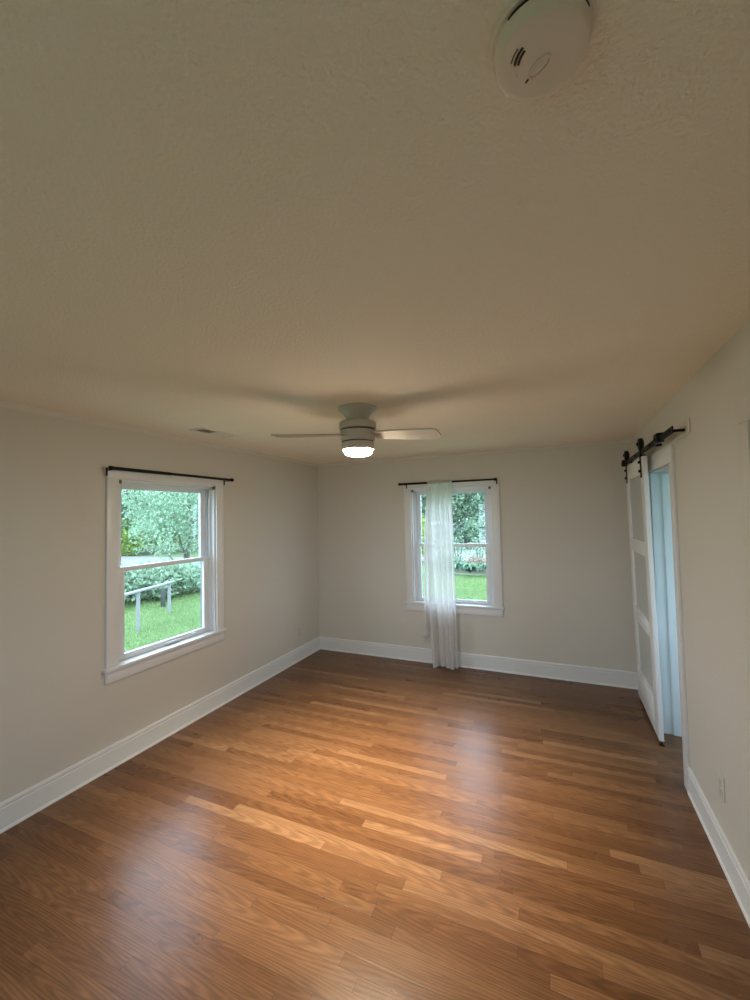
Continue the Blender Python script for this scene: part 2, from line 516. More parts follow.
# ------------------------------------------------------------------ windows
def window(name, axis, lo, hi, label, detail=True):
    """double-hung window in a wall whose room face is the plane 0 of `axis`; outward is negative for axis 0, positive for axis 1.
    F(a, d, z): a along the wall, d outward from the room face."""
    wall = {'window_1': 0.0, 'window_2': 0.0, 'added_window_3': YN}[name]
    sgn = {'window_1': -1, 'window_2': 1, 'added_window_3': -1}[name]
    c = (lo + hi) / 2
    loc = (wall, c, ZL) if axis == 0 else (c, wall, ZL)
    root = thing(name, label, 'window', loc, kind='structure')
    def bx(mb, a0, a1, d0, d1, z0, z1, bev=0.002):
        p, q = sorted((wall + sgn * d0, wall + sgn * d1))
        if axis == 0: mb.box(p, q, a0, a1, z0, z1, bev)
        else: mb.box(a0, a1, p, q, z0, z1, bev)
        return mb
    cw = 0.088
    # casing on the room side
    m = MB()
    bx(m, lo - cw, lo - 0.002, -0.019, 0, ZL, ZH + 0.002, 0.003)
    bx(m, hi + 0.002, hi + cw, -0.019, 0, ZL, ZH + 0.002, 0.003)
    bx(m, lo - cw, hi + cw, -0.020, 0, ZH + 0.002, ZH + 0.085, 0.003)
    m.build('casing', M['trim'], root)
    bx(MB(), lo - cw - 0.018, hi + cw + 0.018, -0.045, 0.046, ZL - 0.024, ZL, 0.005).build('stool', M['trim'], root)
    bx(MB(), lo - cw, hi + cw, -0.018, 0, ZL - 0.108, ZL - 0.024, 0.003).build('apron', M['trim'], root)
    # lining of the opening and tracks
    m = MB()
    for a0, a1 in ((lo, lo + 0.012), (hi - 0.012, hi)):
        bx(m, a0, a1, 0.0, 0.115, ZL, ZH, 0.001)
    bx(m, lo, hi, 0.0, 0.115, ZH - 0.012, ZH, 0.001)
    bx(m, lo, hi, 0.046, 0.115, ZL - 0.03, ZL - 0.0005, 0.001)
    for s_, a0 in ((1, lo + 0.012), (-1, hi - 0.012)):     # vinyl track ribs
        for d0, d1 in ((0.036, 0.044), (0.078, 0.084), (0.116, 0.126)):
            bx(m, min(a0, a0 + s_ * 0.022), max(a0, a0 + s_ * 0.022), d0, d1, ZL, ZH - 0.012, 0.001)
    bx(m, lo + 0.012, hi - 0.012, 0.036, 0.044, ZH - 0.030, ZH - 0.012, 0.001)
    m.build('jamb', M['vinyl'], root)
    st, zm = 0.055, 1.372
    L0, L1 = lo + 0.034, hi - 0.034
    def sash(nm, d0, d1, z0, z1, bot, top):
        m = MB()
        bx(m, L0, L0 + st, d0, d1, z0, z1, 0.004)
        bx(m, L1 - st, L1, d0, d1, z0, z1, 0.004)
        bx(m, L0 + st, L1 - st, d0, d1, z0, z0 + bot, 0.004)
        bx(m, L0 + st, L1 - st, d0, d1, z1 - top, z1, 0.004)
        o = m.build(nm, M['vinyl'], root)
        dm = (d0 + d1) / 2
        bx(MB(), L0 + st - 0.005, L1 - st + 0.005, dm - 0.002, dm + 0.002, z0 + bot - 0.005, z1 - top + 0.005, 0).build('pane', M['glass'], o, smooth=False)
        return o
    sash('upper_sash', 0.086, 0.114, zm - 0.018, ZH - 0.014, 0.034, 0.050)
    low = sash('lower_sash', 0.047, 0.076, ZL + 0.001, zm + 0.018, 0.042, 0.034)
    if detail:
        mid = c + 0.03
        m = MB()
        bx(m, mid - 0.065, mid + 0.065, 0.026, 0.047, ZL + 0.020, ZL + 0.028, 0.003)
        bx(m, mid - 0.065, mid + 0.065, 0.026, 0.031, ZL + 0.012, ZL + 0.026, 0.002)
        m.build('sash_lift', M['vinyl'], low)
        m = MB()
        bx(m, hi - 0.24, hi - 0.19, 0.030, 0.047, ZL + 0.022, ZL + 0.034, 0.003)
        m.build('tilt_latch', M['vinyl'], low)
        for a in (lo + 0.002, hi - 0.028):
            m = MB()
            bx(m, a, a + 0.026, -0.004, 0.004, ZH - 0.032, ZH - 0.004, 0.002)
            bx(m, a + 0.003, a + 0.023, 0.004, 0.026, ZH - 0.012, ZH - 0.006, 0.001)
            bx(m, a + 0.008, a + 0.018, -0.008, -0.004, ZH - 0.024, ZH - 0.014, 0.002)
            m.build('shade_bracket', M['brass'], root)
    # outside casing
    m = MB()
    bx(m, lo - 0.09, lo, T, T + 0.03, ZL - 0.05, ZH + 0.09, 0.002)
    bx(m, hi, hi + 0.09, T, T + 0.03, ZL - 0.05, ZH + 0.09, 0.002)
    bx(m, lo, hi, T, T + 0.03, ZH, ZH + 0.09, 0.002)
    for a0, a1 in ((lo - 0.001, lo + 0.034), (hi - 0.034, hi + 0.001)):
        bx(m, a0, a1, 0.1155, T + 0.001, ZL, ZH, 0.001)
    bx(m, lo, hi, 0.1155, T + 0.001, ZH - 0.014, ZH, 0.001)
    bx(m, lo, hi, 0.1155, T + 0.035, ZL - 0.03, ZL + 0.010, 0.001)
    m.build('outside_casing', M['ext_trim'], root)
    return root
window('window_1', 0, *WIN1, 'white double-hung window on the left wall, looking onto a white yard rail')
window('window_2', 1, *WIN2, 'white double-hung window on the far wall, partly behind a sheer curtain')
window('added_window_3', 1, *ADDED_WIN3, 'unseen window added behind the viewer for daylight', False)  # out of view, added to raise the daylight in the room
# unseen hall window, added to bring daylight into the hall
hw = thing('added_window_4', 'unseen hall window added beyond the doorway for daylight', 'window', (HX, -2.1, 0.75), kind='structure')
m = MB()
for y0, y1, z0, z1 in ((-2.9, -2.84, 0.75, 2.15), (-1.36, -1.3, 0.75, 2.15), (-2.84, -1.36, 0.75, 0.81), (-2.84, -1.36, 2.09, 2.15), (-2.84, -1.36, 1.43, 1.47)):
    m.box(HX + 0.03, HX + 0.08, y0, y1, z0, z1, 0.003)
m.build('sash', M['vinyl'], hw)
MB().box(HX + 0.053, HX + 0.057, -2.84, -1.36, 0.81, 2.09).build('pane', M['glass'], hw, smooth=False)

# ------------------------------------------------------------------ doorway, casing and header board
dw = thing('door_1', 'white cased doorway half covered by the sliding door', 'doorway', (W, (DO[0] + DO[1]) / 2, 0), kind='structure')
m = MB()
cw = 0.076
m.box(W - 0.018, W, DO[0] - cw, DO[0] - 0.003, 0, DO[2] + 0.003, 0.003)
m.box(W - 0.018, W, DO[1] + 0.003, DO[1] + cw, 0, DO[2] + 0.003, 0.003)
m.box(W - 0.019, W, DO[0] - cw, DO[1] + cw, DO[2] + 0.003, 2.148, 0.003)
m.build('casing', M['trim'], dw)
m = MB()
X1 = W + 0.145
m.box(W, X1, DO[1] - 0.004, DO[1] + 0.01, 0, DO[2], 0.001)
m.box(W, X1, DO[0] - 0.01, DO[0] + 0.004, 0, DO[2], 0.001)
m.box(W, X1, DO[0], DO[1], DO[2] - 0.004, DO[2] + 0.01, 0.001)
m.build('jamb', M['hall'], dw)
m = MB()
m.box(W + 0.072, X1, DO[1] - 0.018, DO[1] - 0.003, 0, DO[2] - 0.003, 0.002)
m.box(W + 0.072, X1, DO[0] + 0.003, DO[0] + 0.018, 0, DO[2] - 0.003, 0.002)
m.box(W + 0.072, X1, DO[0] + 0.018, DO[1] - 0.018, DO[2] - 0.018, DO[2] - 0.003, 0.002)
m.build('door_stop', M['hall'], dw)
struct(MB().box(W - 0.006, W, -1.985, -0.03, 2.150, 2.235, 0.004, 3).build('trim_3', M['wall']), 'header board painted like the wall behind the black door track', 'trim')

# closed door at the right edge of the frame
cl = thing('door_2', 'white cased door at the right edge of the photo', 'door', (W, (CD[0] + CD[1]) / 2, 0), kind='structure')
m = MB()
m.box(W - 0.018, W, CD[1] + 0.003, CD[1] + 0.095, 0, CD[2] + 0.003, 0.003)
m.box(W - 0.018, W, CD[0] - 0.095, CD[0] - 0.003, 0, CD[2] + 0.003, 0.003)
m.box(W - 0.019, W, CD[0] - 0.095, CD[1] + 0.095, CD[2] + 0.003, CD[2] + 0.095, 0.003)
m.build('casing', M['wall'], cl)
m = MB()
m.box(W + 0.035, W + 0.060, CD[0] + 0.004, CD[1] - 0.004, 0.008, CD[2] - 0.004, 0.002)
for z0, z1 in ((0.008, 0.24), (0.95, 1.10), (1.92, CD[2] - 0.004)):
    m.box(W + 0.022, W + 0.036, CD[0] + 0.004, CD[1] - 0.004, z0, z1, 0.003)
for y0, y1 in ((CD[0] + 0.004, CD[0] + 0.12), (CD[1] - 0.12, CD[1] - 0.004), ((CD[0] + CD[1]) / 2 - 0.05, (CD[0] + CD[1]) / 2 + 0.05)):
    m.box(W + 0.0215, W + 0.0365, y0, y1, 0.008, CD[2] - 0.004, 0.003)
m.build('door_panel', M['white_door'], cl)

# ------------------------------------------------------------------ sliding door and its track
trk = thing('door_track', 'black flat steel track with end stops mounted above the doorway', 'door track', (3.56, -0.98, 2.15))
MB().box(3.540, 3.547, -1.955, -0.10, 2.163, 2.205, 0.0015).build('track_bar', M['black'], trk)
for y0, y1 in ((-1.660, -1.560), (-0.165, -0.105)):
    m = MB().box(3.520, 3.562, y0, y1, 2.160, 2.220, 0.006)
    m.cyl((3.514, (y0 + y1) / 2, 2.184), (3.524, (y0 + y1) / 2, 2.184), 0.010, seg=6)
    m.build('track_stop', M['black'], trk)
for y in (-1.90, -1.33, -0.75, -0.24):
    m = MB().cyl((3.547, y, 2.184), (W - 0.005, y, 2.184), 0.0085).cyl((3.533, y, 2.184), (3.541, y, 2.184), 0.012, seg=6)
    m.build('track_spacer', M['black'], trk)

DY0, DY1, DZ0, DZ1 = -1.075, -0.205, 0.030, 2.145
XF, XB = 3.560, 3.592
bd = thing('barn_door', 'white sliding barn door with three frosted glass panels, hanging beside the far right corner', 'door', (XF, (DY0 + DY1) / 2, DZ0))
m = MB()
sw = 0.125
m.box(XF, XB, DY0, DY0 + sw, DZ0, DZ1, 0.003)
m.box(XF, XB, DY1 - sw, DY1, DZ0, DZ1, 0.003)
rails = ((DZ0, 0.300), (0.745, 0.865), (1.370, 1.485), (2.015, DZ1))
for z0, z1 in rails:
    m.box(XF, XB, DY0 + sw, DY1 - sw, z0, z1, 0.003)
m.build('door_frame', M['white_door'], bd)
for (a, z0), (z1, b_) in zip(rails, rails[1:]):
    g = MB().box(XF + 0.013, XF + 0.021, DY0 + sw - 0.006, DY1 - sw + 0.006, z0 - 0.006, z1 + 0.006).build('glass_panel', M['frosted'], bd, smooth=False)
    g['label'] = 'frosted grey glass panel'
for y in (DY0 + 0.075, DY1 - 0.085):
    m = MB().box(XF - 0.006, XF - 0.0002, y - 0.021, y + 0.021, 1.985, 2.235, 0.0015)
    m.sphere((XF - 0.006, y, 2.246), 0.047, 0.16, 1, 1, 32, 18)
    hg = m.build('hanger', M['black'], bd)
    hg['label'] = 'black strap hanger with roller'
    m = MB().sphere((XF + 0.010, y, 2.247), 0.045, 0.42, 1, 1, 32, 18)
    m.cyl((XF - 0.022, y, 2.247), (XF - 0.010, y, 2.247), 0.014, seg=6)
    m.build('wheel', M['black'], hg)
    for z in (2.035, 2.105):
        MB().cyl((XF - 0.020, y, z), (XF - 0.005, y, z), 0.0105, 0.012, seg=6).build('bolt', M['black'], hg)
bd.rotation_euler.y = -0.0115        # it hangs a little out of plumb
# floor guide under the door
gd = MB().box(3.562, 3.590, -1.085, -1.045, 0.0, 0.005, 0.001).box(3.574, 3.578, -1.082, -1.048, 0.004, 0.027, 0.001).build('door_guide', M['black'])
tag(gd, 'small black floor guide under the sliding door corner', 'door guide')

# ------------------------------------------------------------------ ceiling fan
FX, FY = 1.757, -2.342
fan = thing('ceiling_fan', 'white three-blade hugger ceiling fan with its bowl light switched on', 'ceiling fan', (FX, FY, H))
MB().lathe([(0.0, H - 0.0005), (0.126, H - 0.0005), (0.127, H - 0.010), (0.120, H - 0.016), (0.100, H - 0.034), (0.082, H - 0.056), (0.071, H - 0.076), (0.068, H - 0.096), (0.0, H - 0.097)], (FX, FY), 64).build('canopy', M['fan'], fan)
MB().lathe([(0.0, 2.346), (0.105, 2.346), (0.117, 2.343), (0.122, 2.336), (0.122, 2.300), (0.119, 2.296), (0.107, 2.295), (0.107, 2.287), (0.114, 2.285), (0.113, 2.250), (0.109, 2.222), (0.106, 2.218), (0.0, 2.218)], (FX, FY), 64).build('motor_housing', M['fan'], fan)
MB().lathe([(0.106, 2.2952), (0.1115, 2.2945), (0.1115, 2.2868), (0.106, 2.286)], (FX, FY), 64).build('gap_ring', M['groove'], fan)
g = MB().lathe([(0.0, 2.2185), (0.100, 2.2185), (0.100, 2.210), (0.0, 2.210)], (FX, FY), 64).build('gap_ring', M['groove'], fan)
MB().lathe([(0.0, 2.2105), (0.104, 2.2105), (0.106, 2.207), (0.105, 2.170), (0.102, 2.163), (0.0, 2.163)], (FX, FY), 64).build('light_fitter', M['fan'], fan)
bo = MB().lathe([(0.0, 2.1635), (0.090, 2.1635), (0.092, 2.157), (0.091, 2.148), (0.086, 2.139), (0.074, 2.131), (0.050, 2.125), (0.022, 2.1225), (0.0, 2.122)], (FX, FY), 64).build('glass_bowl', M['bowl'], fan)
bo['label'] = 'glowing opal glass bowl'
ld = bpy.data.lights.new('fan_lamp', 'SPOT')          # the LED board of the fan light throws most of its light down
ld.energy, ld.color = SPOT, (1.0, 0.85, 0.64)
ld.spot_size, ld.spot_blend, ld.shadow_soft_size = R(94), 1.0, 0.06
lo = bpy.data.objects.new('fan_lamp', ld)
COL.objects.link(lo)
lo.parent = fan
lo.location = (0, 0, 2.112 - H)

def blade_mesh(mb):
    """blade along local +x, thin, rounded tip, gently wider outwards"""
    n = 26
    r0, r1 = 0.118, 0.560
    up, dn = [], []
    def half(t):
        w = 0.050 + 0.026 * math.sin(min(1, t * 1.15) * math.pi / 2)
        return w
    prof = []
    for k in range(n + 1):
        t = k / n
        x = r0 + (r1 - r0) * t
        w = half(t)
        lead = w; trail = -w
        if t > 0.86:      # clipped, rounded end: one corner swept more than the other
            s_ = (t - 0.86) / 0.14
            lead = w * (1 - 0.62 * s_ ** 2.4)
            trail = -w * (1 - 0.18 * s_ ** 3)
        if t < 0.10:
            s_ = 1 - t / 0.10
            lead *= 1 - 0.25 * s_ ** 2; trail *= 1 - 0.25 * s_ ** 2
        prof.append((x, lead, trail))
    th = 0.0048
    rows = []
    for x, a, b_ in prof:
        row = []
        for j in range(9):
            f = j / 8
            y = b_ + (a - b_) * f
            camb = 0.004 * (1 - (2 * f - 1) ** 2)
            row.append((x, y, camb))
        rows.append(row)
    T_ = [[mb.bm.verts.new((x, y, z + th)) for x, y, z in r_] for r_ in rows]
    B_ = [[mb.bm.verts.new((x, y, z - th)) for x, y, z in r_] for r_ in rows]
    for i in range(len(rows) - 1):
        for j in range(8):
            mb.bm.faces.new((T_[i][j], T_[i + 1][j], T_[i + 1][j + 1], T_[i][j + 1]))
            mb.bm.faces.new((B_[i][j], B_[i][j + 1], B_[i + 1][j + 1], B_[i + 1][j]))
        mb.bm.faces.new((T_[i][0], B_[i][0], B_[i + 1][0], T_[i + 1][0]))
        mb.bm.faces.new((T_[i][8], T_[i + 1][8], B_[i + 1][8], B_[i][8]))
    for j in range(8):
        mb.bm.faces.new((T_[0][j], T_[0][j + 1], B_[0][j + 1], B_[0][j]))
        mb.bm.faces.new((T_[-1][j], B_[-1][j], B_[-1][j + 1], T_[-1][j + 1]))
    return mb
mb = blade_mesh(MB())
bmesh.ops.recalc_face_normals(mb.bm, faces=mb.bm.faces[:])
me = bpy.data.meshes.new('blade'); mb.bm.to_mesh(me); mb.bm.free()
me.materials.append(M['fan']); me.shade_smooth(); me.set_sharp_from_angle(angle=R(40))
mi = MB().box(0.085, 0.165, -0.020, 0.020, 0.004, 0.0085, 0.002)
for x, y in ((0.135, 0.011), (0.135, -0.011), (0.155, 0.0)):
    mi.cyl((x, y, -0.007), (x, y, 0.006), 0.004, seg=10)
bmesh.ops.recalc_face_normals(mi.bm, faces=mi.bm.faces[:])
mei = bpy.data.meshes.new('blade_iron'); mi.bm.to_mesh(mei); mi.bm.free()
mei.materials.append(M['fan'])
tow = math.atan2(-4.7595 - FY, 2.9325 - FX)          # direction from hub to the viewer's side
PITCH, DROOP = R(13.5), R(5.6)
blade0 = None
for k, off in enumerate((60, -60, 180)):
    if blade0 is None:
        blade0 = o = bpy.data.objects.new('blade', me)
        iron0 = i_ = bpy.data.objects.new('blade_iron', mei)
    else:
        o = blade0.copy(); i_ = iron0.copy()
    COL.objects.link(o); COL.objects.link(i_)
    o.parent = fan
    i_.parent = o
    o.location = (0, 0, 2.262 - H)
    o.rotation_euler = (Matrix.Rotation(tow + R(off), 3, 'Z') @ Matrix.Rotation(DROOP, 3, 'Y') @ Matrix.Rotation(-PITCH, 3, 'X')).to_euler()

# ------------------------------------------------------------------ smoke detector
SX, SY = 2.934, -4.115
sd = thing('smoke_detector', 'round white smoke detector on the ceiling close overhead', 'smoke detector', (SX, SY, H))
MB().lathe([(0.0, H - 0.0005), (0.073, H - 0.0005), (0.073, H - 0.009), (0.071, H - 0.011), (0.0, H - 0.011)], (SX, SY), 64).build('base_plate', M['plastic'], sd)
MB().lathe([(0.0, H - 0.0105), (0.0655, H - 0.0105), (0.0665, H - 0.016), (0.066, H - 0.030), (0.063, H - 0.036), (0.057, H - 0.0385), (0.052, H - 0.0390), (0.0, H - 0.0400)], (SX, SY), 64).build('cover', M['plastic'], sd)
zf = H - 0.0400
def arc_slot(rad, a0, a1, w, z0, z1, name, mm, n=14):
    mb = MB()
    pts = [a0 + (a1 - a0) * k / n for k in range(n + 1)]
    poly = [(SX + (rad + w / 2) * math.cos(R(a)), SY + (rad + w / 2) * math.sin(R(a))) for a in pts] + \
           [(SX + (rad - w / 2) * math.cos(R(a)), SY + (rad - w / 2) * math.sin(R(a))) for a in reversed(pts)]
    mb.prism(poly, 2, z0, z1)
    return mb.build(name, mm, sd)
arc_slot(0.0385, 197, 232, 0.0030, zf - 0.0006, zf + 0.002, 'sound_slot', M['slot'])
arc_slot(0.0330, 195, 229, 0.0030, zf - 0.0006, zf + 0.002, 'sound_slot', M['slot'])
arc_slot(0.0440, 200, 226, 0.0016, zf - 0.0002, zf + 0.003, 'sound_slot', M['groove'])
for a0, a1 in ((232, 262), (275, 292), (318, 340), (20, 50), (80, 110), (140, 165)):
    arc_slot(0.0664, a0, a1, 0.0022, H - 0.0155, H - 0.0125, 'vent_slot', M['slot'])
ang = math.atan2(-4.119 + 4.098, 2.944 - 2.917)      # long axis of the test button
bx_, by_ = 2.931, -4.109
def ellipse_ring(cx, cy, a, bb_, w, z0, z1, name, mm, n=40, t0=0, t1=360):
    mb = MB()
    ts = [R(t0 + (t1 - t0) * k / n) for k in range(n + 1)]
    def P(t, s_):
        x, y = (a + s_) * math.cos(t), (bb_ + s_) * math.sin(t)
        return (cx + x * math.cos(ang + math.pi / 2) - y * math.sin(ang + math.pi / 2), cy + x * math.sin(ang + math.pi / 2) + y * math.cos(ang + math.pi / 2))
    for k in range(n):
        mb.prism([P(ts[k], w / 2), P(ts[k + 1], w / 2), P(ts[k + 1], -w / 2), P(ts[k], -w / 2)], 2, z0, z1)
    return mb.build(name, mm, sd)
ang_save = ang
ang = ang - math.pi / 2
ellipse_ring(bx_, by_, 0.0180, 0.0088, 0.0026, zf - 0.0028, zf + 0.002, 'button_rim', M['plastic'])
mb = MB()
mb.lathe([(0.0, zf - 0.0022), (0.6, zf - 0.0018), (0.9, zf - 0.0008), (1.0, zf + 0.001)], (0, 0), 40)
for v in mb.bm.verts:
    x, y = v.co.x * 0.0155, v.co.y * 0.0068
    v.co.x = bx_ + x * math.cos(ang_save) - y * math.sin(ang_save)
    v.co.y = by_ + x * math.sin(ang_save) + y * math.cos(ang_save)
mb.build('test_button', M['plastic'], sd)
ang = ang_save
arc_slot(0.0375, 168, 196, 0.0030, zf - 0.0022, zf + 0.002, 'raised_rib', M['plastic'])
mb = MB().cyl((2.9165, -4.0975, zf + 0.0008), (2.9105, -4.0915, zf + 0.0008), 0.0016, seg=10)
mb.build('indicator_slot', M['slot'], sd)

# ------------------------------------------------------------------ ceiling vent
VX0, VX1, VY0, VY1 = 0.315, 0.475, -2.40, -2.02
cv = thing('ceiling_vent', 'white rectangular air register in the ceiling above the left window', 'vent', ((VX0 + VX1) / 2, (VY0 + VY1) / 2, H))
m = MB()
fw = 0.028
for x0, x1, y0, y1 in ((VX0, VX0 + fw, VY0, VY1), (VX1 - fw, VX1, VY0, VY1), (VX0 + fw, VX1 - fw, VY0, VY0 + fw), (VX0 + fw, VX1 - fw, VY1 - fw, VY1)):
    m.box(x0, x1, y0, y1, H - 0.007, H - 0.0003, 0.002)
m.build('vent_frame', M['plastic'], cv)
MB().box(VX0 + fw, VX1 - fw, VY0 + fw, VY1 - fw, H - 0.0015, H - 0.0004).build('vent_back', M['slot'], cv, smooth=False)
m = MB()
y = VY0 + fw + 0.006
while y < VY1 - fw - 0.004:
    half2 = y > (VY0 + VY1) / 2 - 0.01
    dy = 0.013 if half2 else -0.019
    m.prism([(y, H - 0.002), (y + 0.0022, H - 0.002), (y + dy + 0.0022, H - 0.0085), (y + dy, H - 0.0085)], 0, VX0 + fw, VX1 - fw)
    y += 0.0125
m.build('louvre', M['plastic'], cv)

# ------------------------------------------------------------------ wall outlets
def outlet(axis, x, y, z, label):
    """axis 0: plate on the left wall (facing +x) when x is small, on the right wall (facing -x) when x is large"""
    d = 1 if x < 1 else -1
    r_ = thing('wall_outlet', label, 'outlet', (x, y, z))
    def bx(x0, x1, y0, y1, z0, z1, bev):
        a, c = sorted((x + d * x0, x + d * x1))
        return MB().box(a, c, y + y0, y + y1, z + z0, z + z1, bev)
    bx(0.0002, 0.006, -0.036, 0.036, -0.058, 0.058, 0.002).build('cover_plate', M['outlet'], r_)
    for s_ in (-0.021, 0.021):
        rc = bx(0.0055, 0.0085, -0.017, 0.017, s_ - 0.0145, s_ + 0.0145, 0.0012).build('receptacle', M['outlet'], r_)
        mm = MB()
        for yy, hh in ((-0.0065, 0.0045), (0.0065, 0.0038)):
            a, c = sorted((x + d * 0.008, x + d * 0.0088))
            mm.box(a, c, y + yy - 0.0011, y + yy + 0.0011, z + s_ + 0.003 - hh, z + s_ + 0.003 + hh)
        mm.cyl((x + d * 0.008, y, z + s_ - 0.008), (x + d * 0.0088, y, z + s_ - 0.008), 0.0024, seg=10)
        mm.build('slots', M['slot'], rc, smooth=False)
    MB().cyl((x + d * 0.0055, y, z), (x + d * 0.0072, y, z), 0.003, seg=12).build('screw', M['outlet'], r_)
outlet(0, 0.0, -0.455, 0.345, 'small outlet low on the left wall near the far corner')
outlet(0, W, -2.205, 0.385, 'ivory outlet low on the right wall near the doorway')

# ------------------------------------------------------------------ curtain rods
def rod(axis, p, a0, a1, z, label, o0, o1):
    """axis 0: along y at x = p (left wall); axis 1: along x at y = p (far wall)"""
    P = (lambda a, d, zz: (d, a, zz)) if axis == 0 else (lambda a, d, zz: (a, -d, zz))
    d = abs(p)
    r_ = thing('curtain_rod', label, 'curtain rod', P((a0 + a1) / 2, d, z))
    MB().cyl(P(a0 + 0.02, d, z), P(a1 - 0.02, d, z), 0.0105, seg=20).build('bar', M['black'], r_)
    MB().cyl(P(a0 + 0.02, d, z), P((a0 + a1) / 2 - 0.1, d, z), 0.0128, seg=20).build('outer_tube', M['black'], r_)
    for a, s_ in ((a0, 1), (a1, -1)):
        MB().cyl(P(a, d, z), P(a + s_ * 0.022, d, z), 0.0165, 0.0155, seg=20).cyl(P(a + s_ * 0.022, d, z), P(a + s_ * 0.034, d, z), 0.0155, 0.0120, seg=20).build('finial', M['black'], r_)
        ab = a + s_ * (o0 if s_ > 0 else o1)
        m = MB()
        def bx(x0, x1, d0, d1, z0, z1):
            q0, q1 = P(x0, d0, z0), P(x1, d1, z1)
            m.box(*sorted((q0[0], q1[0])), *sorted((q0[1], q1[1])), z0, z1, 0.0012)
        bx(ab - 0.007, ab + 0.007, 0.0205, 0.024, z - 0.052, z + 0.006)
        bx(ab - 0.005, ab + 0.005, 0.022, d + 0.011, z - 0.017, z - 0.0125)
        bx(ab - 0.005, ab + 0.005, d + 0.0110, d + 0.0145, z - 0.017, z + 0.004)
        m.build('bracket', M['black'], r_)
rod(0, 0.068, -2.858, -1.655, 2.108, 'thin black curtain rod, bare, above the left wall window', 0.010, 0.062)
rod(1, 0.068, 1.185, 2.335, 2.108, 'thin black curtain rod carrying the sheer curtain on the far wall', 0.085, 0.008)

# ------------------------------------------------------------------ sheer curtain
def lerp(tab, z):
    tab = sorted(tab)
    if z <= tab[0][0]: return tab[0][1]
    for (a, x), (b_, y) in zip(tab, tab[1:]):
        if z <= b_:
            return x + (y - x) * (z - a) / (b_ - a)
    return tab[-1][1]
LEFT = [(0.0, 1.562), (0.4, 1.545), (0.8, 1.530), (1.4, 1.520), (1.8, 1.532), (2.12, 1.546)]
RIGHT = [(0.0, 1.868), (0.7, 1.862), (1.4, 1.852), (2.12, 1.842)]
cu = thing('curtain', 'single off-white sheer curtain panel gathered on the rod before the far window', 'curtain', (1.70, -0.10, 0.0))
def drape(u, v):
    z = 2.094 - v * (2.094 - 0.022)
    z -= v * 0.012 * math.sin(2 * math.pi * (1.5 * u + 0.1))      # uneven hem
    l, r_ = lerp(LEFT, z), lerp(RIGHT, z)
    k = v
    ph = 2 * math.pi * (4.6 * u + 0.22 * math.sin(2 * math.pi * u * 1.3 + 1.0) + 0.10 * math.sin(3.0 * v + 4 * u))
    fine = 2 * math.pi * (15.0 * u + 0.3 * math.sin(9 * u))
    amp = 0.012 + 0.032 * min(1, k * 1.8)
    fam = 0.006 * math.exp(-k * 7) + 0.0010
    y = -0.120 - 0.014 * min(1, k * 2) + amp * math.sin(ph) * (0.75 + 0.25 * math.sin(5 * u + 1)) + fam * math.sin(fine)
    x = l + (r_ - l) * u + 0.016 * min(1, k * 1.6) * math.cos(ph) * math.sin(math.pi * u)
    if v < 0.02: y = -0.094 + (y + 0.094) * (v / 0.02) ** 0.7
    return (x, y, z)
MB().grid(drape, 170, 90).build('panel', M['sheer'], cu, fixn=False)
# gathered sleeve round the rod
def sleeve(u, v):
    a = 2 * math.pi * v
    rr = 0.0185 + 0.0028 * math.sin(2 * math.pi * 16 * u + 1.5 * math.sin(a)) + 0.0012 * math.sin(2 * math.pi * 37 * u)
    zz = 2.108 + rr * math.sin(a) * 1.12
    return (1.546 + 0.296 * u + 0.002 * math.sin(2 * math.pi * 16 * u), -0.068 + rr * math.cos(a), zz)
s_ = MB().grid(sleeve, 160, 20).build('rod_pocket', M['hem'], cu, fixn=False)
# stitched bottom and side hems
def bhem(u, v):
    x, y, z = drape(u, 1 - 0.016 * v)
    return (x, y - 0.0012, z)
MB().grid(bhem, 170, 3).build('bottom_hem', M['hem'], cu, fixn=False)
def rhem(u, v):
    x, y, z = drape(1 - 0.05 * u, 0.02 + 0.98 * v)
    return (x, y - 0.0012, z)
MB().grid(rhem, 4, 70).build('side_hem', M['hem'], cu, fixn=False)
def lhem(u, v):
    x, y, z = drape(0.05 * u, 0.02 + 0.98 * v)
    return (x, y - 0.0012, z)
MB().grid(lhem, 4, 70).build('side_hem', M['hem'], cu, fixn=False)
# loose left edge that ends above the baseboard, with its bunched end
FL = [(0.40, 1.505), (0.47, 1.487), (0.8, 1.482), (1.3, 1.488), (1.7, 1.515), (1.95, 1.537)]
FR = [(0.40, 1.522), (0.47, 1.528), (0.8, 1.542), (1.3, 1.548), (1.7, 1.552), (1.95, 1.556)]
def flap(u, v):
    z = 1.95 - v * 1.55
    l, r_ = lerp(FL, z), lerp(FR, z)
    y = -0.098 - 0.012 * math.sin(math.pi * u * 2.2 + 0.6) * min(1, v * 2.5) - 0.008 * v
    return (l + (r_ - l) * u, y, z + 0.015 * math.sin(u * 3) * (v > 0.98))
f_ = MB().grid(flap, 14, 60).build('loose_edge', M['sheer'], cu, fixn=False)
m = MB()
pts = []
for k in range(15):
    a = 2 * math.pi * k / 14 * 0.94
    pts.append((1.500 + 0.024 * math.cos(a) + 0.010 * math.sin(a), -0.106 + 0.006 * math.sin(2 * a), 0.342 + 0.020 * math.sin(a) + 0.010 * math.cos(a)))
m.tube(pts, [0.012 + 0.003 * math.sin(k * 1.7) for k in range(15)], 8)
m.tube([(1.512, -0.106, 0.362), (1.513, -0.106, 0.385), (1.514, -0.107, 0.412)], [0.006, 0.010, 0.013], 8)
m.build('bunched_end', M['hem'], cu)

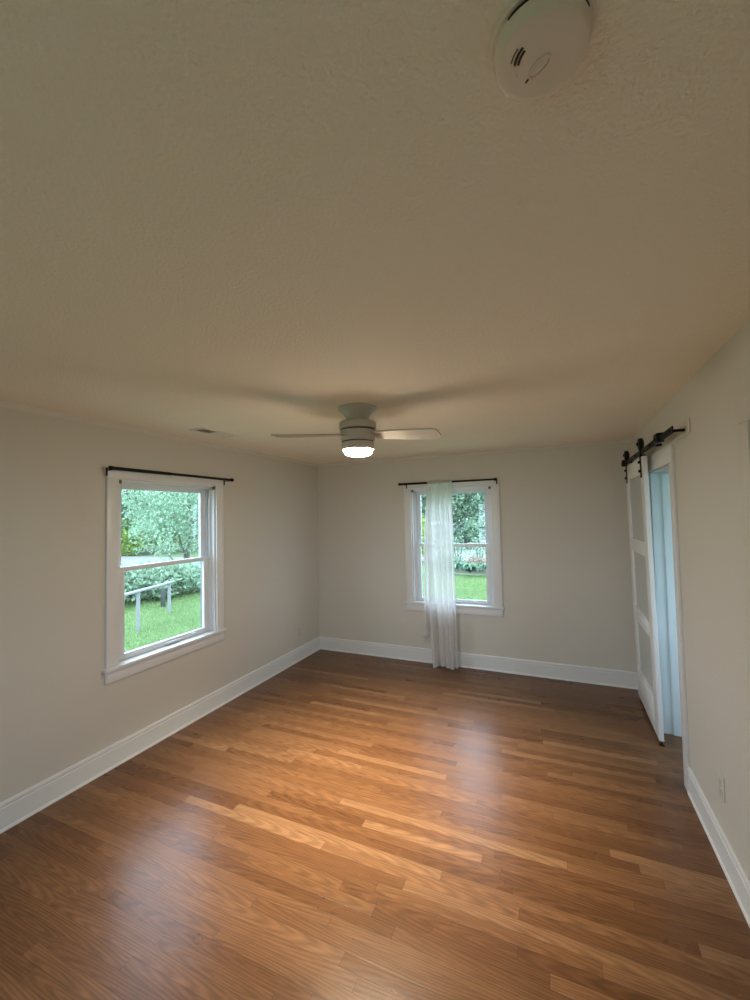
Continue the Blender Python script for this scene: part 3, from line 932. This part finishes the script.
# ------------------------------------------------------------------ outside
GZ = -0.60
g = MB()
def ground(u, v):
    x, y = -48 + 76 * u, -30 + 80 * v
    return (x, y, GZ + 0.04 * math.sin(x * 0.35) * math.cos(y * 0.3))
g.grid(ground, 90, 90)
struct(g.build('ground', M['lawn']), 'green lawn outside the windows', 'lawn')
# foundation below floor level so the house stands on the lawn
struct(MB().box(-T, HX + T, YN - T, T, GZ - 0.2, -0.121).build('foundation', M['ext'], smooth=False), 'house foundation outside', 'foundation')
# pale gravel lane that passes behind the yard
m = MB()
edge = [(-30, 8.2, 12.6), (-22, 8.9, 13.4), (-18.6, 9.3, 13.7), (-15, 10.6, 14.4), (-10, 12.8, 17.2), (-5, 14.6, 20.5), (0, 15.6, 22.0), (6, 16.4, 22.5), (20, 17, 23)]
vs = [(m.bm.verts.new((x, a, GZ + 0.075)), m.bm.verts.new((x, b_, GZ + 0.075)), m.bm.verts.new((x, a, GZ - 0.1)), m.bm.verts.new((x, b_, GZ - 0.1))) for x, a, b_ in edge]
for p, q in zip(vs, vs[1:]):
    m.bm.faces.new((p[0], q[0], q[1], p[1]))
    m.bm.faces.new((p[0], p[2], q[2], q[0]))
    m.bm.faces.new((p[1], q[1], q[3], p[3]))
struct(m.build('road', M['road']), 'pale gravel lane beyond the lawn', 'road')

def leaf_cloud(name, m, parent, blobs, n, size, seed, flat=0.0, droop=0.0):
    """leaves: small folded rhombs scattered in and on ellipsoids (cx,cy,cz,rx,ry,rz)"""
    rng = np.random.default_rng(seed)
    vol = np.array([b[3] * b[4] * b[5] for b in blobs]); vol = vol / vol.sum()
    which = rng.choice(len(blobs), n, p=vol)
    B = np.array(blobs)[which]
    d = rng.normal(size=(n, 3)); d /= np.linalg.norm(d, axis=1)[:, None]
    rad = rng.uniform(0.45, 1.0, n) ** 0.6
    lump = 1 + 0.16 * np.sin(d[:, 0] * 5 + which) * np.cos(d[:, 1] * 6 + 2 * which) + 0.10 * np.sin(d[:, 2] * 9 + which)
    c = B[:, :3] + d * B[:, 3:] * (rad * lump)[:, None]
    c[:, 2] = np.maximum(c[:, 2], GZ + 0.12)
    ax = rng.normal(size=(n, 3)) + np.array([0, 0, -droop]); ax /= np.linalg.norm(ax, axis=1)[:, None]
    nr = rng.normal(size=(n, 3)) + np.array([0, 0, 0.6 + flat]); 
    sd_ = np.cross(ax, nr); sd_ /= np.linalg.norm(sd_, axis=1)[:, None] + 1e-9
    nn = np.cross(sd_, ax)
    s = size * rng.uniform(0.6, 1.35, n)[:, None]
    v = np.stack([c - ax * s, c + sd_ * s * 0.5 - nn * s * 0.12, c + ax * s, c - sd_ * s * 0.5 - nn * s * 0.12], axis=1).reshape(-1, 3)
    v -= np.array(parent.location)
    me = bpy.data.meshes.new(name)
    me.vertices.add(4 * n); me.loops.add(4 * n); me.polygons.add(n)
    me.vertices.foreach_set('co', v.astype(np.float32).ravel())
    me.loops.foreach_set('vertex_index', np.arange(4 * n, dtype=np.int32))
    me.polygons.foreach_set('loop_start', np.arange(0, 4 * n, 4, dtype=np.int32))
    me.update(calc_edges=True)
    me.materials.append(m)
    o = bpy.data.objects.new(name, me)
    COL.objects.link(o)
    o.parent = parent
    return o

def trunk(parent, x, y, h, r0, seed, nb=5, spread=1.0, start=0.35):
    rnd = random.Random(seed)
    m = MB()
    pts = [(x + 0.06 * math.sin(k * 1.3 + seed), y + 0.06 * math.cos(k * 1.1 + seed), GZ - 0.05 + h * k / 6) for k in range(7)]
    m.tube(pts, [r0 * (1.25 if k == 0 else 1 - 0.11 * k) for k in range(7)], 10)
    for b_ in range(nb):
        f = start + (0.9 - start) * b_ / max(1, nb - 1)
        a = b_ * 2.4 + seed
        k = int(f * 6)
        p = Vector(pts[k])
        L_ = h * spread * rnd.uniform(0.35, 0.55)
        e = p + Vector((math.cos(a) * L_, math.sin(a) * L_, L_ * 0.55))
        mid = (p + e) / 2 + Vector((0, 0, -0.06 * L_))
        m.tube([p, mid, e], [r0 * 0.5, r0 * 0.33, r0 * 0.12], 7)
    return m.build('trunk', M['bark'], parent)

def tree(x, y, h, blobs, m, n, size, seed, label, r0=0.16, nb=5, spread=1.0, start=0.35, droop=0.0, group=None):
    t = thing('tree', label, 'tree', (x, y, GZ), group)
    trunk(t, x, y, h * 0.8, r0, seed, nb, spread, start)
    leaf_cloud('foliage', M[m], t, blobs, n, size, seed, droop=droop)
    return t

def shrub(x, y, r, hgt, m, n, size, seed, label, name='shrub', group=None):
    t = thing(name, label, 'shrub', (x, y, GZ), group)
    rnd = random.Random(seed)
    k = MB()
    for q in range(6):
        a = q * 1.05 + seed
        k.tube([(x + 0.04 * math.cos(a), y + 0.04 * math.sin(a), GZ - 0.03), (x + 0.3 * r * math.cos(a), y + 0.3 * r * math.sin(a), GZ + hgt * 0.5), (x + 0.55 * r * math.cos(a), y + 0.55 * r * math.sin(a), GZ + hgt * 0.85)], [0.02, 0.014, 0.006], 6)
    k.build('stems', M['bark'], t)
    bl = [(x, y, GZ + hgt * 0.5, r * 0.9, r * 0.9, hgt * 0.52)]
    for q in range(5):
        a = q * 1.256 + seed
        bl.append((x + 0.5 * r * math.cos(a), y + 0.5 * r * math.sin(a), GZ + hgt * rnd.uniform(0.35, 0.62), r * 0.5, r * 0.5, hgt * 0.36))
    leaf_cloud('foliage', M[m], t, bl, n, size, seed)
    return t

def crown(x, y, z0, z1, r, seed, k=7):
    rnd = random.Random(seed)
    zc = (z0 + z1) / 2
    out = [(x, y, zc, r * 0.85, r * 0.85, (z1 - z0) * 0.5)]
    for q in range(k):
        a = q * 2.399 + seed
        f = rnd.uniform(-0.8, 0.8)
        rr = r * math.sqrt(1 - 0.6 * f * f) * 0.65
        out.append((x + rr * math.cos(a), y + rr * math.sin(a), zc + f * (z1 - z0) * 0.42, r * 0.5, r * 0.5, (z1 - z0) * 0.22))
    return out

# white rail seen through the left window
P0, P1 = Vector((-5.38, 1.39, 0)), Vector((-6.21, 2.86, 0))
ra = thing('yard_rail', 'long white wooden rail on posts standing on the lawn outside the left window', 'rail', (-5.8, 2.1, GZ))
RD = (P1 - P0).normalized(); RN = Vector((RD.y, -RD.x, 0))
def rbox(mb, s0, s1, w0, w1, za0, za1, zb0, zb1):
    """beam along the rail: heights za at the near end, zb at the far end"""
    vs = []
    for t in (0, 1):
        for s_, w in ((s0, w0), (s1, w0), (s1, w1), (s0, w1)):
            p = P0 + RD * s_ + RN * w
            z = (za0, zb0) if t == 0 else (za1, zb1)
            vs.append(mb.bm.verts.new((p.x, p.y, z[0] if s_ == s0 else z[1])))
    for f in ((0, 1, 2, 3), (4, 5, 6, 7), (0, 1, 5, 4), (1, 2, 6, 5), (2, 3, 7, 6), (3, 0, 4, 7)):
        mb.bm.faces.new([vs[i] for i in f])
    bmesh.ops.bevel(mb.bm, geom=mb.bm.edges[:], offset=0.006, segments=1, affect='EDGES')
    return mb
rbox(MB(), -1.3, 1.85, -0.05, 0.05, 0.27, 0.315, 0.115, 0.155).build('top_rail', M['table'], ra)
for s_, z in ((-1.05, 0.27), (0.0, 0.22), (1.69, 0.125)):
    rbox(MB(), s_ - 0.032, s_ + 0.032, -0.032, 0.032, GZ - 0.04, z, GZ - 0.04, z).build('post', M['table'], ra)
pm = MB().box(-6.95, -6.86, 3.20, 3.29, GZ - 0.03, -0.10, 0.01)
tag(pm.build('wooden_post', M['darkleg']), 'short dark wooden post behind the white yard rail', 'post')

# planting seen through the left window
shrub(-8.5, 2.7, 1.05, 1.15, 'leaf_mid', 2600, 0.075, 11, 'leafy green bush behind the left part of the white yard rail')
shrub(-8.1, 4.1, 1.00, 1.10, 'leaf_mid', 2600, 0.075, 12, 'leafy green bush behind the right end of the white yard rail')
shrub(-7.9, 5.35, 0.85, 1.00, 'leaf_pale', 2200, 0.07, 13, 'grey-green bush right of the white yard rail')
tree(-12.6, 9.2, 5.5, crown(-12.6, 9.2, 0.35, 5.2, 2.7, 3, 9), 'leaf_pale', 16000, 0.072, 3, 'grey-green fruit tree with a forked trunk behind the yard rail', 0.15, 7, 1.0, 0.12, 0.5)
shrub(-22.5, 17.5, 1.9, 5.2, 'leaf_lime', 3200, 0.13, 21, 'tall bright yellow-green shrub beyond the lane at the upper left of the left window')
shrub(-23.6, 14.3, 1.7, 2.5, 'leaf_lime', 2400, 0.10, 22, 'low yellow-green shrub beyond the lane at the left of the left window')
big = [(-26, 16, 10, 4.2, 'leaf_mid'), (-23, 21, 11, 4.4, 'leaf_dark'), (-29, 11.5, 10, 4.2, 'leaf_dark'), (-18, 22, 10, 4.0, 'leaf_mid'), (-32, 20, 12, 4.6, 'leaf_mid')]
words = ['tall mid-green tree beyond the lane, centre of the left window view', 'tall dark tree beyond the lane, right of the left window view', 'tall dark tree beyond the lane, at the left edge of the left window view',
         'mid-green tree behind the fruit tree, far right of the left window view', 'tallest mid-green tree farthest beyond the lane in the left window view']
for i, (x, y, h, r, mm) in enumerate(big):
    tree(x, y, h, crown(x, y, GZ + 0.6, h, r, 31 + i, 9), mm, 9000, 0.17, 31 + i, words[i], 0.25, 5, 0.8, 0.3, group='trees beyond the lane')

# planting seen through the far window
bed = MB()
bed.lathe([(0.0, GZ + 0.055), (0.7, GZ + 0.05), (1.0, GZ + 0.0), (1.02, GZ - 0.1)], (0, 0), 40)
for v in bed.bm.verts:
    v.co.x = -0.35 + v.co.x * 1.9; v.co.y = 12.75 + v.co.y * 1.15
tag(bed.build('flower_bed', M['soil']), 'mulched oval flower bed on the lawn outside the far window', 'flower bed', kind='structure')
def hosta(x, y, r, seed, label):
    t = thing('hosta', label, 'plant', (x, y, GZ + 0.05), 'hostas in the flower bed')
    rnd = random.Random(seed)
    mb = MB()
    for q in range(46):
        a = rnd.uniform(0, 2 * math.pi); ln = r * rnd.uniform(0.5, 1.0); wd_ = 0.06 * rnd.uniform(0.8, 1.3); hh = rnd.uniform(0.12, 0.42)
        d = Vector((math.cos(a), math.sin(a), 0)); n_ = Vector((-math.sin(a), math.cos(a), 0))
        prev = None
        for k in range(5):
            t_ = k / 4
            w = wd_ * math.sin(math.pi * min(0.98, 0.12 + 0.86 * t_))
            p = Vector((x, y, GZ + 0.08)) + d * ln * t_ + Vector((0, 0, hh * math.sin(math.pi * (0.08 + 0.72 * t_))))
            cur = (mb.bm.verts.new(p - n_ * w + Vector((0, 0, 0.02))), mb.bm.verts.new(p), mb.bm.verts.new(p + n_ * w + Vector((0, 0, 0.02))))
            if prev:
                mb.bm.faces.new((prev[0], cur[0], cur[1], prev[1])); mb.bm.faces.new((prev[1], cur[1], cur[2], prev[2]))
            prev = cur
    mb.build('leaves', M['leaf_hosta'], t, fixn=False)
for i, (x, y, w) in enumerate(((-1.45, 11.35, 'left end'), (-0.80, 11.05, 'left of the middle'), (-0.15, 11.0, 'right of the middle'), (0.5, 11.2, 'right end'), (1.1, 11.7, 'far right corner'))):
    hosta(x, y, 0.52, 50 + i, 'broad-leaved hosta at the %s of the flower bed front row' % w)
shrub(-0.15, 12.3, 0.55, 0.62, 'leaf_tan', 900, 0.05, 61, 'tan blossoming shrub behind the hostas', 'flowering_shrub')
shrub(-1.4, 12.6, 0.60, 0.7, 'leaf_mid', 1500, 0.06, 62, 'small green shrub left of the tan blossoming shrub')
def rock(x, y, r, seed, label):
    rnd = random.Random(seed)
    mb = MB()
    bmesh.ops.create_icosphere(mb.bm, subdivisions=3, radius=1.0)
    for v in mb.bm.verts:
        p = v.co
        k = 1 + 0.16 * math.sin(3.1 * p.x + seed) * math.cos(2.7 * p.y) + 0.10 * math.sin(5 * p.z + 2 * p.x)
        v.co = Vector((x + p.x * r * 1.25 * k, y + p.y * r * k, GZ + r * 0.45 + p.z * r * 0.75 * k))
    tag(mb.build('boulder', M['rock']), label, 'rock')
rock(-1.15, 22.9, 0.55, 3, 'larger tan boulder beyond the lane in the far window')
rock(-2.3, 23.6, 0.40, 5, 'smaller tan boulder beyond the lane in the far window')
back = [(-2.8, 28, 10.5, 4.2, 'leaf_dark', 'dark tree beyond the lane in the middle of the far window view'), (3.2, 29, 11, 4.4, 'leaf_dark', 'dark tree beyond the lane at the right of the far window view'),
        (-8.5, 27, 11, 4.4, 'leaf_mid', 'mid-green tree beyond the lane left of the far window view'), (-5.6, 33, 12, 4.6, 'leaf_mid', 'mid-green tree farthest behind the far window view'),
        (-13.5, 26, 10.5, 4.2, 'leaf_mid', 'mid-green tree beyond the lane between the two window views')]
for i, (x, y, h, r, mm, w) in enumerate(back):
    tree(x, y, h, crown(x, y, GZ + 0.9, h, r, 71 + i, 9), mm, 9000, 0.17, 71 + i, w, 0.25, 5, 0.8, 0.3, group='trees beyond the lane')
shrub(-3.6, 13.9, 1.1, 3.0, 'leaf_lime', 2600, 0.09, 81, 'bright green shrub left of the curtain in the far window', 'shrub')
shrub(-4.2, 24.6, 1.4, 1.6, 'leaf_dark', 1800, 0.10, 82, 'dark rounded shrub beyond the lane behind the boulders')
shrub(0.4, 24.8, 1.5, 1.5, 'leaf_mid', 1800, 0.10, 83, 'mid-green rounded shrub beyond the lane right of the boulders')

for i, (x, y, w) in enumerate(((-9.2, 25.5, 'leftmost'), (-5.0, 26.2, 'second from left'), (-0.8, 26.8, 'second from right'), (3.4, 27.0, 'rightmost'))):
    shrub(x, y, 2.6, 5.6, 'leaf_mid' if i % 2 else 'leaf_pale', 6500, 0.13, 91 + i, 'tall green bush beyond the lane, %s in the row facing the far window' % w, 'tall_bush', 'row of tall bushes beyond the lane')

# blades of grass, uncountable, standing on the near lawn in front of both windows
rng = np.random.default_rng(5)
def blades(n, x0, x1, y0, y1, h):
    p = np.stack([rng.uniform(x0, x1, n), rng.uniform(y0, y1, n)], 1)
    z = GZ + 0.04 * np.sin(p[:, 0] * 0.35) * np.cos(p[:, 1] * 0.3)
    a = rng.uniform(0, 2 * np.pi, n); w = 0.010 * rng.uniform(0.7, 1.6, n); hh = h * rng.uniform(0.5, 1.3, n)
    dx, dy = np.cos(a) * w, np.sin(a) * w
    lean = rng.normal(0, 0.45, (n, 2)) * hh[:, None]
    b0 = np.stack([p[:, 0] - dx, p[:, 1] - dy, z - 0.01], 1); b1 = np.stack([p[:, 0] + dx, p[:, 1] + dy, z - 0.01], 1)
    t = np.stack([p[:, 0] + lean[:, 0], p[:, 1] + lean[:, 1], z + hh], 1)
    return np.stack([b0, b1, t], 1).reshape(-1, 3)
V = np.concatenate([blades(42000, -9.5, -3.0, -0.5, 6.5, 0.06), blades(26000, -2.2, 2.2, 4.5, 11.0, 0.06), blades(16000, -15, -9, 4, 9.5, 0.07)])
n = len(V) // 3
me = bpy.data.meshes.new('grass')
me.vertices.add(3 * n); me.loops.add(3 * n); me.polygons.add(n)
me.vertices.foreach_set('co', V.astype(np.float32).ravel())
me.loops.foreach_set('vertex_index', np.arange(3 * n, dtype=np.int32))
me.polygons.foreach_set('loop_start', np.arange(0, 3 * n, 3, dtype=np.int32))
me.update(calc_edges=True)
M['grass'] = leaf_mat('grass_blades', (0.11, 0.20, 0.065), (0.29, 0.41, 0.16), 0.8)
me.materials.append(M['grass'])
gr = bpy.data.objects.new('grass', me)
COL.objects.link(gr)
tag(gr, 'short green grass growing on the lawn outside the windows', 'grass', kind='stuff')

shrub(-2.0, 25.2, 1.6, 2.4, 'leaf_pale', 3000, 0.10, 97, 'pale rounded shrub beyond the lane right behind the boulders')

shrub(-1.1, 13.3, 0.5, 1.35, 'leaf_pale', 330, 0.05, 98, 'sparse young sapling left of the tan blossoms, before the lane', 'sapling')
shrub(-0.2, 13.5, 0.5, 1.45, 'leaf_pale', 330, 0.05, 99, 'sparse young sapling right behind the tan blossoms, before the lane', 'sapling')
